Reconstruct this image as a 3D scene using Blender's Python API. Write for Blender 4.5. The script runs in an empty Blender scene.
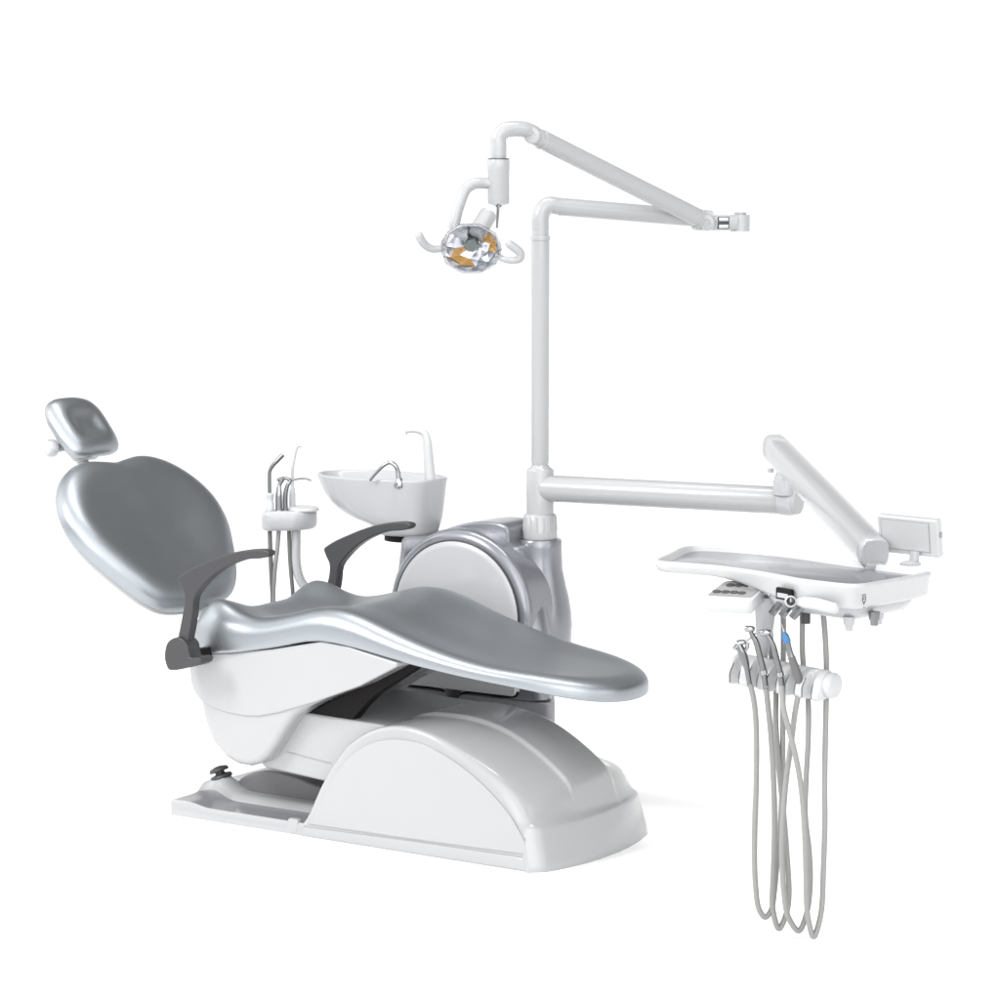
import bpy, bmesh, math, random
from mathutils import Vector, Matrix
random.seed(4)
V = Vector
sc = bpy.context.scene
COL = sc.collection
PI = math.pi

# ------------------------------------------------------------------ materials
def mat(name, base, rough=.3, metal=0., coat=0., spec=.5, trans=0., ior=1.45, bump=0., bscale=300., vary=0., vscale=6., rvary=0.):
    m = bpy.data.materials.new(name); m.use_nodes = True
    nt = m.node_tree; b = nt.nodes['Principled BSDF']
    c = (base, base, base) if isinstance(base, (int, float)) else base
    b.inputs['Base Color'].default_value = (*c, 1)
    b.inputs['Roughness'].default_value = rough
    b.inputs['Metallic'].default_value = metal
    b.inputs['Coat Weight'].default_value = coat
    b.inputs['Coat Roughness'].default_value = .06
    b.inputs['Specular IOR Level'].default_value = spec
    b.inputs['Transmission Weight'].default_value = trans
    b.inputs['IOR'].default_value = ior
    tc = nt.nodes.new('ShaderNodeTexCoord')
    if vary:
        n = nt.nodes.new('ShaderNodeTexNoise'); n.inputs['Scale'].default_value = vscale; n.inputs['Detail'].default_value = 5
        nt.links.new(tc.outputs['Object'], n.inputs['Vector'])
        mx = nt.nodes.new('ShaderNodeMix'); mx.data_type = 'RGBA'
        mx.inputs[6].default_value = (*[x*(1-vary) for x in c], 1); mx.inputs[7].default_value = (*[min(1, x*(1+vary)) for x in c], 1)
        nt.links.new(n.outputs['Fac'], mx.inputs[0]); nt.links.new(mx.outputs[2], b.inputs['Base Color'])
    if rvary:
        n2 = nt.nodes.new('ShaderNodeTexNoise'); n2.inputs['Scale'].default_value = vscale*3; n2.inputs['Detail'].default_value = 6
        nt.links.new(tc.outputs['Object'], n2.inputs['Vector'])
        mr = nt.nodes.new('ShaderNodeMapRange'); mr.inputs[3].default_value = rough-rvary; mr.inputs[4].default_value = rough+rvary
        nt.links.new(n2.outputs['Fac'], mr.inputs[0]); nt.links.new(mr.outputs[0], b.inputs['Roughness'])
    if bump:
        n3 = nt.nodes.new('ShaderNodeTexVoronoi'); n3.inputs['Scale'].default_value = bscale
        nt.links.new(tc.outputs['Object'], n3.inputs['Vector'])
        bp = nt.nodes.new('ShaderNodeBump'); bp.inputs['Strength'].default_value = bump; bp.inputs['Distance'].default_value = .0006
        nt.links.new(n3.outputs['Distance'], bp.inputs['Height']); nt.links.new(bp.outputs['Normal'], b.inputs['Normal'])
    return m
M = dict(
    white=mat('white_enamel', (.318, .322, .328), .2, coat=.4, vary=.006, vscale=2.),
    tube=mat('white_tube', (.325, .33, .336), .18, coat=.22, spec=.4, vary=.006, vscale=2.),
    tray=mat('white_tray_plastic', (.44, .445, .45), .25, coat=.2, vary=.006, vscale=2.),
    grey=mat('grey_plastic', (.28, .28, .30), .3, coat=.2, vary=.006, vscale=2.),
    mid=mat('mid_grey_plastic', (.12, .12, .128), .3),
    plate_shade=mat('shaded_plate_top', (.19, .192, .205), .22, coat=.4),  # darker copy of the plate's white, shade put into the colour
    pale=mat('pale_grey_plastic', (.35, .354, .368), .28, coat=.25, vary=.006, vscale=2.),
    silver=mat('silver_paint', (.19, .197, .218), .28, metal=.45, coat=.6),
    leather=mat('silver_leatherette', (.322, .345, .366), .39, metal=.9, spec=.4, bump=.28, bscale=240, rvary=.02),
    dark=mat('dark_grey_plastic', (.036, .036, .038), .42, bump=.12, bscale=700, vary=.03, rvary=.04),
    black=mat('black_rubber', (.008, .007, .007), .6, spec=.15),
    lens_black=mat('black_glass', (.01, .01, .012), .08, coat=.5),
    chrome=mat('chrome', (.36, .365, .38), .10, metal=1.),
    steel=mat('brushed_steel', (.20, .205, .21), .22, metal=1., rvary=.05),
    hose=mat('grey_hose', (.23, .23, .225), .42, vary=.03),
    hosed=mat('dark_hose', (.11, .11, .11), .4, vary=.03),
    mat_=mat('tray_mat', (.15, .155, .175), .2, coat=.3, vary=.02),
    blue=mat('blue_ring', (.05, .16, .32), .3),
    amber=mat('amber_filter', (.40, .215, .05), .25, coat=.5),
    bulb=mat('lamp_shield', (.11, .13, .12), .2, metal=.4),
    facet=mat('facet_mirror', (.72, .73, .78), .30, metal=1.),
    glass=mat('clear_glass', (.97, .98, 1.), .03, trans=1., ior=1.12),
    screen=mat('monitor_screen', (.42,.425,.43), .12, coat=.6),
    ceramic=mat('white_ceramic', (.34, .345, .357), .28, coat=.25),
    floor=mat('white_paper_floor', (.97, .97, .97), .8, spec=.2),
)

# ------------------------------------------------------------------ helpers
def tag(o, label=None, cat=None, group=None, kind=None):
    if label: o['label'] = label
    if cat: o['category'] = cat
    if group: o['group'] = group
    if kind: o['kind'] = kind
    return o
def thing(name, label, cat, loc, group=None):
    o = bpy.data.objects.new(name, None); o.empty_display_size = .05
    COL.objects.link(o); o.location = loc
    return tag(o, label, cat, group)
def wpos(o):
    p = V((0, 0, 0))
    while o: p = p + o.location; o = o.parent
    return p
def put(name, bm, m, parent=None, sharp=38, wn=False, flat=False, sub=0):
    """Link a bmesh (built in scene coordinates) as one mesh object, its origin at its own centre."""
    me = bpy.data.meshes.new(name)
    bmesh.ops.recalc_face_normals(bm, faces=bm.faces)
    cs = [v.co for v in bm.verts]
    c = V([(min(p[i] for p in cs)+max(p[i] for p in cs))/2 for i in range(3)])
    for v in bm.verts: v.co -= c
    bm.to_mesh(me); bm.free()
    for p in me.polygons: p.use_smooth = not flat
    if not flat: me.set_sharp_from_angle(angle=math.radians(sharp))
    me.materials.append(M[m] if isinstance(m, str) else m)
    o = bpy.data.objects.new(name, me); COL.objects.link(o)
    o.location = c - (wpos(parent) if parent else V((0, 0, 0)))
    if parent: o.parent = parent
    if sub:
        s = o.modifiers.new('sub', 'SUBSURF'); s.levels = s.render_levels = sub
    if wn:
        w = o.modifiers.new('wn', 'WEIGHTED_NORMAL'); w.keep_sharp = True
    return o
def interp(tab, x):
    """Smooth (monotone-ish cubic) interpolation through a table of (x, y)."""
    n = len(tab)
    if x <= tab[0][0]: return tab[0][1]
    if x >= tab[-1][0]: return tab[-1][1]
    for i in range(n-1):
        if tab[i][0] <= x <= tab[i+1][0]: break
    x0, y0 = tab[i]; x1, y1 = tab[i+1]; h = x1-x0
    d = (y1-y0)/h
    def sl(k):
        if k <= 0 or k >= n-1: return d
        a = (tab[k][1]-tab[k-1][1])/(tab[k][0]-tab[k-1][0]); b = (tab[k+1][1]-tab[k][1])/(tab[k+1][0]-tab[k][0])
        ha = tab[k][0]-tab[k-1][0]; hb = tab[k+1][0]-tab[k][0]
        return (a*hb+b*ha)/(ha+hb)
    m0, m1 = sl(i), sl(i+1); t = (x-x0)/h
    return (2*t**3-3*t*t+1)*y0+(t**3-2*t*t+t)*h*m0+(-2*t**3+3*t*t)*y1+(t**3-t*t)*h*m1
def spline(pts, n=8, closed=False):
    """Catmull-Rom through points of any dimension."""
    P = [tuple(p) for p in pts]; N = len(P); out = []
    rng = N if closed else N-1
    for i in range(rng):
        if closed: p0, p1, p2, p3 = P[i-1], P[i], P[(i+1) % N], P[(i+2) % N]
        else:
            p1, p2 = P[i], P[i+1]
            p0 = P[i-1] if i else tuple(2*a-b for a, b in zip(p1, p2))
            p3 = P[i+2] if i+2 < N else tuple(2*a-b for a, b in zip(p2, p1))
        # centripetal parametrisation keeps uneven spacing free of loops
        def dist(a, b): return max(1e-5, math.sqrt(sum((x-y)**2 for x, y in zip(a, b)))**.5)
        t0 = 0; t1 = t0+dist(p0, p1); t2 = t1+dist(p1, p2); t3 = t2+dist(p2, p3)
        for k in range(n):
            t = t1+(t2-t1)*k/n
            def L(a, b, ta, tb): return tuple(((tb-t)*x+(t-ta)*y)/(tb-ta) for x, y in zip(a, b))
            A1, A2, A3 = L(p0, p1, t0, t1), L(p1, p2, t1, t2), L(p2, p3, t2, t3)
            B1, B2 = L(A1, A2, t0, t2), L(A2, A3, t1, t3)
            out.append(L(B1, B2, t1, t2))
    if not closed: out.append(P[-1])
    return out
def smooth01(t): t = max(0., min(1., t)); return t*t*(3-2*t)
def rings(bm, rs, caps=True, closed=True):
    """Skin a list of rings (lists of Vectors of equal length)."""
    L = [[bm.verts.new(p) for p in r] for r in rs]
    n = len(rs[0])
    for a, b in zip(L, L[1:]):
        for i in range(n if closed else n-1):
            j = (i+1) % n
            bm.faces.new((a[i], a[j], b[j], b[i]))
    if caps:
        bm.faces.new(L[0][::-1]); bm.faces.new(L[-1])
    return L
def tube(bm, pts, rad, ns=16, n=6, smooth=True, squash=1., cap_round=False):
    P = [V(p) for p in (spline(pts, n) if smooth and len(pts) > 2 else pts)]
    N = len(P)
    if callable(rad): R = [rad(i/(N-1)) for i in range(N)]
    elif isinstance(rad, (list, tuple)):
        R = [interp([(k/(len(rad)-1), r) for k, r in enumerate(rad)], i/(N-1)) for i in range(N)]
    else: R = [rad]*N
    if cap_round:
        d0 = (P[0]-P[1]).normalized(); d1 = (P[-1]-P[-2]).normalized()
        A = [(P[0]+d0*R[0]*math.sin(a), R[0]*math.cos(a)) for a in (1.45, 1.1, .7, .35)]
        B = [(P[-1]+d1*R[-1]*math.sin(a), R[-1]*math.cos(a)) for a in (.35, .7, 1.1, 1.45)]
        P = [a for a, _ in A]+P+[b for b, _ in B]; R = [r for _, r in A]+R+[r for _, r in B]; N = len(P)
    t = (P[1]-P[0]).normalized()
    up = V((0, 0, 1)) if abs(t.z) < .9 else V((0, 1, 0))
    x = t.cross(up).normalized(); rs = []
    for i in range(N):
        ti = (P[min(i+1, N-1)]-P[max(i-1, 0)]).normalized()
        x = (x-ti*x.dot(ti)).normalized(); y = ti.cross(x)
        rs.append([P[i]+x*(R[i]*math.cos(2*PI*k/ns))+y*(R[i]*squash*math.sin(2*PI*k/ns)) for k in range(ns)])
    rings(bm, rs)
    return bm
def lathe(bm, prof, origin, axis=(0, 0, 1), ns=40, caps=True, xaxis=None):
    a = V(axis).normalized(); o = V(origin)
    up = V((0, 0, 1)) if abs(a.z) < .9 else V((1, 0, 0))
    x = V(xaxis) if xaxis else up.cross(a).normalized(); y = a.cross(x)
    rings(bm, [[o+a*h+x*(r*math.cos(2*PI*k/ns))+y*(r*math.sin(2*PI*k/ns)) for k in range(ns)] for r, h in prof], caps)
    return bm
def bevel(bm, w, seg=4, ang=30):
    bmesh.ops.recalc_face_normals(bm, faces=bm.faces)
    es = [e for e in bm.edges if len(e.link_faces) == 2 and e.calc_face_angle(0) > math.radians(ang)]
    bmesh.ops.bevel(bm, geom=es, offset=w, segments=seg, profile=.5, affect='EDGES', clamp_overlap=True)
    return bm
def prism(prof, a, b, axis=1, bev=.006, seg=4, fn=None, ang=30):
    """Extrude a closed 2-D profile along one axis (1: profile is (u, z) along v; 2: (u, v) along z; 0: (v, z) along u)."""
    bm = bmesh.new()
    def mk(p, t): return V((p[0], t, p[1])) if axis == 1 else (V((p[0], p[1], t)) if axis == 2 else V((t, p[0], p[1])))
    A = [bm.verts.new(mk(p, a)) for p in prof]; B = [bm.verts.new(mk(p, b)) for p in prof]
    n = len(prof)
    for i in range(n): bm.faces.new((A[i], A[(i+1) % n], B[(i+1) % n], B[i]))
    bm.faces.new(A[::-1]); bm.faces.new(B)
    if bev: bevel(bm, bev, seg, ang)
    return bm
def rbox(bm, c, size, R=None, bev=.005, seg=3):
    b2 = bmesh.new(); bmesh.ops.create_cube(b2, size=1)
    for v in b2.verts: v.co = V((v.co.x*size[0], v.co.y*size[1], v.co.z*size[2]))
    if bev: bevel(b2, bev, seg)
    Mx = Matrix.Translation(V(c)) @ (R.to_4x4() if R else Matrix())
    b2.transform(Mx)
    me = bpy.data.meshes.new('tmp'); b2.to_mesh(me); b2.free(); bm.from_mesh(me); bpy.data.meshes.remove(me)
    return bm
def pillow(outline, fn, roll, dish=0., dishw=.12, tmax=1., tmin=0., c=None, bottom_in=.06, crest=1., collapse=False, square=None):
    """A cushion: closed outline (x, y), rolled edge, dished top; fn maps (x, y, t, e) to space."""
    xs = [p[0] for p in outline]; ys = [p[1] for p in outline]
    cx, cy = c if c else ((min(xs)+max(xs))/2, (min(ys)+max(ys))/2)
    ax = max(abs(x-cx) for x in xs); ay = max(abs(y-cy) for y in ys); mn = min(ax, ay)
    def ring(e, t): return [fn(cx+(x-cx)*(1-e/ax), cy+(y-cy)*(1-e/ay), t) for x, y in outline]
    tm = (tmax+tmin)/2; hh = (tmax-tmin)/2
    rs = [ring(mn*(1 if collapse else .98), tmin), ring(mn*.5, tmin), ring(bottom_in+roll*.5, tmin)]
    if square:                                   # tight lower edge, upright side, broad roll on top
        rb, hb, ht = square; H_ = tmax-tmin
        for k in range(5):
            th = PI/2*k/4; rs.append(ring(rb*(1-math.sin(th)), tmin+hb*H_*(1-math.cos(th))))
        rs.append(ring(0, tmin+(hb+(1-ht-hb)*.5)*H_))
        for k in range(10):
            th = PI/2*k/9; rs.append(ring(roll*(1-math.cos(th)), tmax-ht*H_*(1-math.sin(th))))
    else:
        for k in range(13):
            th = -PI/2+PI*k/12
            rs.append(ring(roll*(1-math.cos(th)), tm+hh*math.sin(th)))
    e = roll
    for f in (.06, .13, .22, .33, .46, .6, .75, .9, .97):
        e = roll+(mn-roll)*f
        rs.append(ring(e, tmax-dish*smooth01((e-roll*crest)/dishw)))
    bm = bmesh.new()
    if collapse: rs.append(ring(mn, tmax-dish*smooth01((mn-roll*crest)/dishw)))
    rings(bm, rs, caps=not collapse)
    if collapse: bmesh.ops.remove_doubles(bm, verts=bm.verts, dist=1e-5)
    return bm

# ------------------------------------------------------------------ floor
KEYB, FILB = 1.25, 2.7
bm = bmesh.new(); bmesh.ops.create_circle(bm, cap_ends=True, radius=1, segments=96)
for v in bm.verts: v.co = V((v.co.x*40, v.co.y*40, 0))
tag(put('floor', bm, 'floor'), kind='structure')

# ================================================================== THE CHAIR
chair = thing('dental_chair', 'reclined dental chair with silver grey upholstery, dark armrests and arched white base', 'dental chair', (-.5, 0, 0))

# --- seat
ZT = [(-1.25, .445), (-1.20, .465), (-1.15, .495), (-1.11, .535), (-1.07, .576), (-1.035, .597), (-.99, .591), (-.95, .575), (-.885, .562), (-.82, .569), (-.75, .586), (-.66, .606),
      (-.6, .605), (-.54, .593), (-.46, .567), (-.37, .54), (-.27, .516), (-.165, .498), (-.03, .486), (.06, .478), (.12, .471), (.19, .462)]
ZB = [(-1.25, .43), (-1.14, .448), (-1.05, .452), (-.94, .464), (-.8, .490), (-.64, .522), (-.55, .515), (-.41, .490), (-.25, .468), (-.04, .441), (.05, .425), (.12, .412), (.19, .402)]
WS = [(-1.178, .0), (-1.174, .07), (-1.162, .13), (-1.138, .19), (-1.09, .245), (-1.03, .274), (-.95, .283), (-.85, .280), (-.6, .277), (-.4, .262), (-.2, .242), (-.06, .215), (.03, .183), (.09, .142), (.128, .095), (.146, .05), (.152, 0)]
half = [(u, -w) for u, w in WS]; other = [(u, w) for u, w in WS[-2:0:-1]]
out = spline(half+other, 6, True)
def seat_fn(u, v, t):
    zt, zb = interp(ZT, u), interp(ZB, u)
    hol = interp([(-1.25, .062), (-1.12, .058), (-1.05, .042), (-.98, .026), (-.90, .017), (-.7, .012), (-.3, .009), (.2, .006)], u)*smooth01((.235-abs(v))/.16)*smooth01((t-.5)/.5)
    return V((u, v, zb+(zt-zb)*t-hol))
put('seat', pillow(out, seat_fn, .058, dish=.03, dishw=.16, collapse=True, bottom_in=.03, square=(.012, .10, .58)), 'leather', chair, sharp=80)

# --- backrest
tl = math.radians(50)
BO = V((-1.240, 0, .553)); AX = V((-math.cos(tl), 0, math.sin(tl))); NN = V((math.sin(tl), 0, math.cos(tl)))
h = [(0, 0), (.003, .09), (.018, .15), (.056, .198), (.108, .236), (.16, .268), (.245, .308), (.33, .316), (.40, .290), (.462, .236), (.498, .175), (.511, .115), (.505, .05), (.498, 0)]
bout = spline([(s, -v) for s, v in h]+[(s, v) for s, v in h[-2:0:-1]], 6, True)
def back_fn(s, v, t): return BO+AX*s+V((0, v, 0))+NN*t
put('backrest', pillow(bout, back_fn, .060, dish=.018, dishw=.20, tmax=.004, tmin=-.058, c=(.26, 0), bottom_in=.03, square=(.014, .12, .66)), 'leather', chair, sharp=80)
shell_o = [(.26+(s-.26)*.965-.010, v*.965) for s, v in bout]
put('back_shell', pillow(shell_o, back_fn, .02, tmax=-.050, tmin=-.076, c=(.26, 0)), 'white', chair, sharp=80)
bm = bmesh.new()                                                            # hinge block between seat and back
rbox(bm, (-1.15, 0, .46), (.16, .30, .09), Matrix.Rotation(math.radians(-20), 3, 'Y'), .015)
put('back_hinge', bm, 'white', chair, wn=True)
bm = bmesh.new(); tube(bm, [(-1.10, .045, .44), (-1.19, .045, .450), BO+V((0, .045, 0))+AX*.03-NN*.075, BO+V((0, .045, 0))+AX*.14-NN*.072, BO+V((0, .045, 0))+AX*.25-NN*.068], .018, 20, 6, squash=1.5)
put('back_support', bm, 'white', chair, sharp=60)

# --- headrest
HO = V((-1.697, .008, 1.014))
ho = spline([(.090, -.080), (.106, -.052), (.110, -.007), (.108, .05), (.098, .095), (.074, .120), (.042, .128), (0, .128), (-.046, .124), (-.076, .107), (-.092, .066), (-.096, .0), (-.093, -.050), (-.080, -.084), (-.037, -.099), (.005, -.101), (.050, -.098)][::-1], 5, True)
def head_fn(s, v, t): return HO+AX*s+V((0, v, 0))+NN*(t-.9*(v*v))
put('headrest', pillow(ho, head_fn, .042, dish=.012, dishw=.05, tmax=.014, tmin=-.040, bottom_in=.02), 'leather', chair, sharp=80)
bm = bmesh.new()
rbox(bm, HO+AX*-.03-NN*.058, (.10, .10, .03), Matrix.Rotation(math.radians(40), 3, 'Y'), .012)
tube(bm, [HO+AX*-.05-NN*.075, HO+AX*-.11-NN*.065, HO+AX*-.16-NN*.03, BO+AX*.44-NN*.085], .016)
hb = put('headrest_bracket', bm, 'white', chair)
bm = bmesh.new()
lathe(bm, [(.0, -.001), (.020, 0), (.025, .005), (.025, .022), (.020, .029), (0.001, .030)], HO+AX*-.022-NN*.066+V((-.004, -.078, 0)), (-.25, -1, .1), 24)
tube(bm, [HO+AX*-.022-NN*.066+V((-.004, -.08, 0)), HO+AX*-.022-NN*.06+V((0, -.03, 0))], .013)
put('locking_knob', bm, 'pale', hb)

# --- armrests (outline in the side view, thickness across)
arm_o = [(-1.037, .668), (-1.027, .677), (-.993, .696), (-.948, .715), (-.901, .732), (-.834, .750), (-.775, .760), (-.722, .763), (-.711, .757), (-.715, .748), (-.739, .740), (-.788, .734), (-.841, .719),
         (-.888, .700), (-.929, .676), (-.956, .652), (-.974, .620), (-.981, .577), (-.996, .512), (-1.000, .500), (-1.038, .496), (-1.040, .508), (-1.029, .557), (-1.018, .601), (-1.018, .627), (-1.028, .645)]
hub_o = [(-1.089, .450), (-1.087, .475), (-1.080, .493), (-1.064, .506), (-1.045, .511), (-1.028, .508), (-1.010, .496), (-1.0, .479), (-.979, .463), (-.936, .464), (-.936, .450), (-1.007, .433), (-1.068, .421), (-1.078, .424)]
for sgn, du in ((-1, 0.), (1, -.042)):
    ar = [(u+du-.022*smooth01((u+.97)/.22)-.006-(.010*smooth01((.66-z_)/.04) if u > -1.015 else 0), z_) for u, z_ in arm_o]
    a, b = sorted((sgn*.330, sgn*.362))
    put('armrest', prism(spline(ar, 3, True), a, b, 1, .010, 4, ang=50), 'dark', chair, sharp=50, wn=True)
    hu = [(u+du+.006-.030*smooth01((u+1.02)/.06), z_) for u, z_ in hub_o]
    a, b = sorted((sgn*.322, sgn*.375))
    hub = put('armrest_hub', prism(spline(hu, 3, True), a, b, 1, .008, 4, ang=50), 'dark', chair, sharp=50, wn=True)
    bm = bmesh.new(); rbox(bm, (-1.022+du, sgn*.302, .457), (.045, .05, .034), Matrix.Rotation(math.radians(-8), 3, 'Y'), .004)
    put('mounting_bar', bm, 'black', hub)

# --- under-seat shell
skirt = [(-1.082, .455), (-1.084, .41), (-1.080, .371), (-1.066, .342), (-1.045, .325), (-1.0, .309), (-.955, .302), (-.90, .299), (-.85, .303), (-.778, .321), (-.663, .360), (-.517, .417), (-.40, .478), (-.40, .488), (-.55, .515), (-.64, .522), (-.80, .488), (-.94, .464), (-1.05, .452)]
# the skirt's top follows the underside of the seat cushion
put('seat_skirt', prism(skirt, -.272, .272, 1, .016, 6, ang=60), 'white', chair, sharp=60, wn=True)
tier = [(-1.062, .34), (-1.057, .318), (-1.049, .29), (-1.038, .255), (-1.014, .213), (-.973, .178), (-.93, .163), (-.89, .162), (-.855, .173), (-.828, .193), (-.800, .228), (-.766, .278), (-.735, .315), (-.690, .345), (-.62, .378), (-.62, .42), (-.9, .43), (-1.04, .42)]
put('seat_shell', prism(tier, -.266, .266, 1, .022, 6, ang=60), 'white', chair, sharp=60, wn=True)
put('bellows', prism([(-.78, .290), (-.60, .385), (-.412, .474), (-.372, .476), (-.515, .386), (-.56, .345), (-.60, .30)], -.205, -.165, 1, .004, 2), 'black', chair, wn=True)

# --- lift arm
put('lift_column', prism([(-.90, .25), (-.88, .45), (-.76, .47), (-.74, .36), (-.74, .25)], -.15, .15, 1, .01, 3), 'grey', chair, wn=True)
liftp = [(-.93, .20), (-.88, .152), (-.69, .138), (-.50, .128), (-.42, .20), (-.42, .305), (-.50, .309), (-.75, .315), (-.82, .31), (-.93, .30)]
la = put('lift_arm', prism(liftp, -.212, .212, 1, .008, 4), 'white', chair, wn=True)
bm = bmesh.new(); tube(bm, [(-.80, -.2125, .203), (-.655, -.2125, .189)], .0016, 8)
put('seam', bm, 'grey', la)

# --- arched base cover as a height field over its plan
ARC = [(-.707, .030), (-.694, .05), (-.682, .07), (-.665, .105), (-.648, .138), (-.607, .203), (-.558, .259), (-.502, .298), (-.44, .320), (-.376, .326), (-.298, .314), (-.207, .280), (-.146, .249), (-.09, .211), (-.06, .184), (-.040, .160), (-.024, .134), (-.014, .121), (-.004, .114), (.012, .111), (.03, .110)]
def uend(v): return .004+.052*(1-(abs(v)/.27)**2.2)-.020*max(0., (abs(v)-.238)/.032)**2
def cover_z(u, v):
    k = smooth01((u+.45)/.45)
    uu = u-(uend(v)-.010)*k
    a = abs(v)
    q = max(0., min(1., (.268-a)/.168)); inner = q if q < .9 else .9+.1*math.sin((q-.9)/.1*PI/2)
    front = smooth01((.012-uu)/.05)
    sh = (.058-.026*smooth01((u+.20)/.18))*smooth01((u+.47)/.22)*front
    zz = interp(ARC, uu-sh*inner)
    return zz+.010*smooth01((.106-a)/.012)*front*smooth01((u+.52)/.12)-.050*smooth01((v-.085)/.09)*smooth01((-.02-uu)/.12)*smooth01((u+.60)/.15)
US = [0, .008, .02, .04, .06, .09, .13, .18]+[.22+.045*i for i in range(13)]+[.79, .82, .85, .875, .9, .915, .93, .945, .955, .963, .97, .977, .983, .988, .991, .994, .996, .998, 1]
VS = sorted(set([round(s*x, 4) for s in (-1, 1) for x in (0, .03, .06, .075, .08, .085, .09, .095, .098, .101, .104, .107, .115, .13, .15, .18, .21, .23, .243, .25, .256, .261, .265, .268, .27)]))
R_ = .013
def fil(e): return 0 if e >= R_ else R_-math.sqrt(max(0, R_*R_-(R_-e)**2))
bm = bmesh.new(); grid = []
for v in VS:
    row = []
    for s in US:
        u = -.707+s*(uend(v)+.707)
        ztop = cover_z(u, v)
        e1 = .27-abs(v); e2 = (uend(v)-u)
        zz = ztop-min(fil(e1)+fil(e2), R_*1.3)*smooth01((ztop-.02)/.05)
        row.append(bm.verts.new((u, v, max(zz, .026))))
    grid.append(row)
nv, nu = len(VS), len(US)
for j in range(nv-1):
    for i in range(nu-1): bm.faces.new((grid[j][i], grid[j][i+1], grid[j+1][i+1], grid[j+1][i]))
loop = [grid[0][i] for i in range(nu)]+[grid[j][-1] for j in range(1, nv)]+[grid[-1][i] for i in range(nu-2, -1, -1)]+[grid[j][0] for j in range(nv-2, 0, -1)]
def flare(p, z_, amt):
    n_ = V((0, 0, 0))
    if p.x > uend(p.y)-.004: n_ += V((1, (2*.052/.27)*(p.y/.27)*.9, 0))
    if abs(p.y) > .2695: n_ += V((0, math.copysign(.25, p.y), 0))
    return V((p.x, p.y, z_))+(n_.normalized()*amt if n_.length and p.x > uend(p.y)-.004 else V((0, 0, 0)))
low = [bm.verts.new(flare(v.co, .022, .022)) for v in loop]
low2 = [bm.verts.new(flare(v.co, 0., .024)) for v in loop]
for A_, B_ in ((loop, low), (low, low2)):
    for i in range(len(loop)):
        j = (i+1) % len(loop)
        bm.faces.new((A_[i], A_[j], B_[j], B_[i]))
cover = put('base_cover', bm, 'white', chair, sharp=50)
pan = []
for i in range(40):
    u = -.672+(-.016+.672)*i/39
    z_ = interp(ARC, u)
    pan.append((u+.004, z_-.034-.012*smooth01((u+.25)/.2)*1.0))
pan = [(u, max(z_, .042)) for u, z_ in pan]
pan += [(-.011, .085), (-.010, .045), (-.35, .039), (-.69, .036)]
for sgn in (-1, 1):
    a, b = sorted((sgn*.255, sgn*.2745))
    pn = pan if sgn < 0 else [(u, max(.03, z_-.062*smooth01((-.01-u)/.12))) for u, z_ in pan]
    put('side_panel', prism(pn, a, b, 1, .004, 4, ang=55), 'white', cover, sharp=60, wn=True)
    a, b = sorted((sgn*.24, sgn*.276))
    put('plinth_strip', prism([(-.712, 0), (-.702, .026), (-.35, .033), (-.03, .035), (-.012, .033), (-.004, .0)], a, b, 1, .005, 4), 'white', cover, sharp=60, wn=True)

# --- base plate at the head end
def plate_z(u, v):
    z_ = .043-.010*smooth01((u+1.10)/.08)
    z_ += .017*smooth01((v+.165)/.025)
    z_ += .034*math.exp(-((u+1.095)/.045)**2-((v+.118)/.045)**2)
    return z_
bm = bmesh.new()
UU = [-1.152, -1.149]+[-1.147+.447*i/42 for i in range(43)]; VV = [-.27, -.267]+[-.264+.534*j/42 for j in range(43)]
g = [[bm.verts.new((u, v, plate_z(u, v)-(.003 if (v in (VV[0], VV[-1]) or u == UU[0]) else 0))) for u in UU] for v in VV]
for j in range(44):
    for i in range(44): bm.faces.new((g[j][i], g[j][i+1], g[j+1][i+1], g[j+1][i]))
lp = [g[0][i] for i in range(45)]+[g[j][-1] for j in range(1, 45)]+[g[-1][i] for i in range(43, -1, -1)]+[g[j][0] for j in range(43, 0, -1)]
mid = []
for v in lp:
    n_ = V((-1 if v.co.x < -1.151 else 0, -1 if v.co.y < -.2699 else (1 if v.co.y > .2699 else 0), 0))
    mid.append(bm.verts.new(v.co+n_*.002-V((0, 0, .003))))
lo = [bm.verts.new((m_.co.x, m_.co.y, 0)) for m_ in mid]
for A_, B_ in ((lp, mid), (mid, lo)):
    for i in range(len(lp)):
        j = (i+1) % len(lp); bm.faces.new((A_[i], A_[j], B_[j], B_[i]))
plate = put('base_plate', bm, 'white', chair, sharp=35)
plate.data.materials.append(M['plate_shade'])  # shade on the white plate's near top, painted as a grey material
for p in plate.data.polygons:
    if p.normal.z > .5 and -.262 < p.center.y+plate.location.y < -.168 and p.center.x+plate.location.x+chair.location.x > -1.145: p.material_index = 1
bm = bmesh.new(); rbox(bm, (-.738, -.262, .021), (.034, .024, .042), None, .007)
put('plate_joint', bm, 'white', plate, wn=True)
hum = [(-1.085, .03), (-1.06, .074), (-1.03, .094), (-.98, .110), (-.92, .114), (-.86, .109), (-.79, .094), (-.71, .076), (-.69, .03)]
put('plate_hump', prism(spline(hum, 3)[:], -.10, .20, 1, .008, 3, ang=60), 'mid', plate, sharp=60, wn=True)
bm = bmesh.new()
kb = V((-1.105, -.115, .082)); ka = V((-.35, -.1, 1)).normalized()
lathe(bm, [(.001, -.02), (.016, -.02), (.016, -.006), (.030, -.004), (.032, .001), (.029, .007), (.014, .010), (.013, .016), (.026, .017), (.028, .021), (.024, .027), (.010, .031), (.001, .032)], kb, ka, 36)
put('foot_switch', bm, 'dark', chair, sharp=45)

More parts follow.
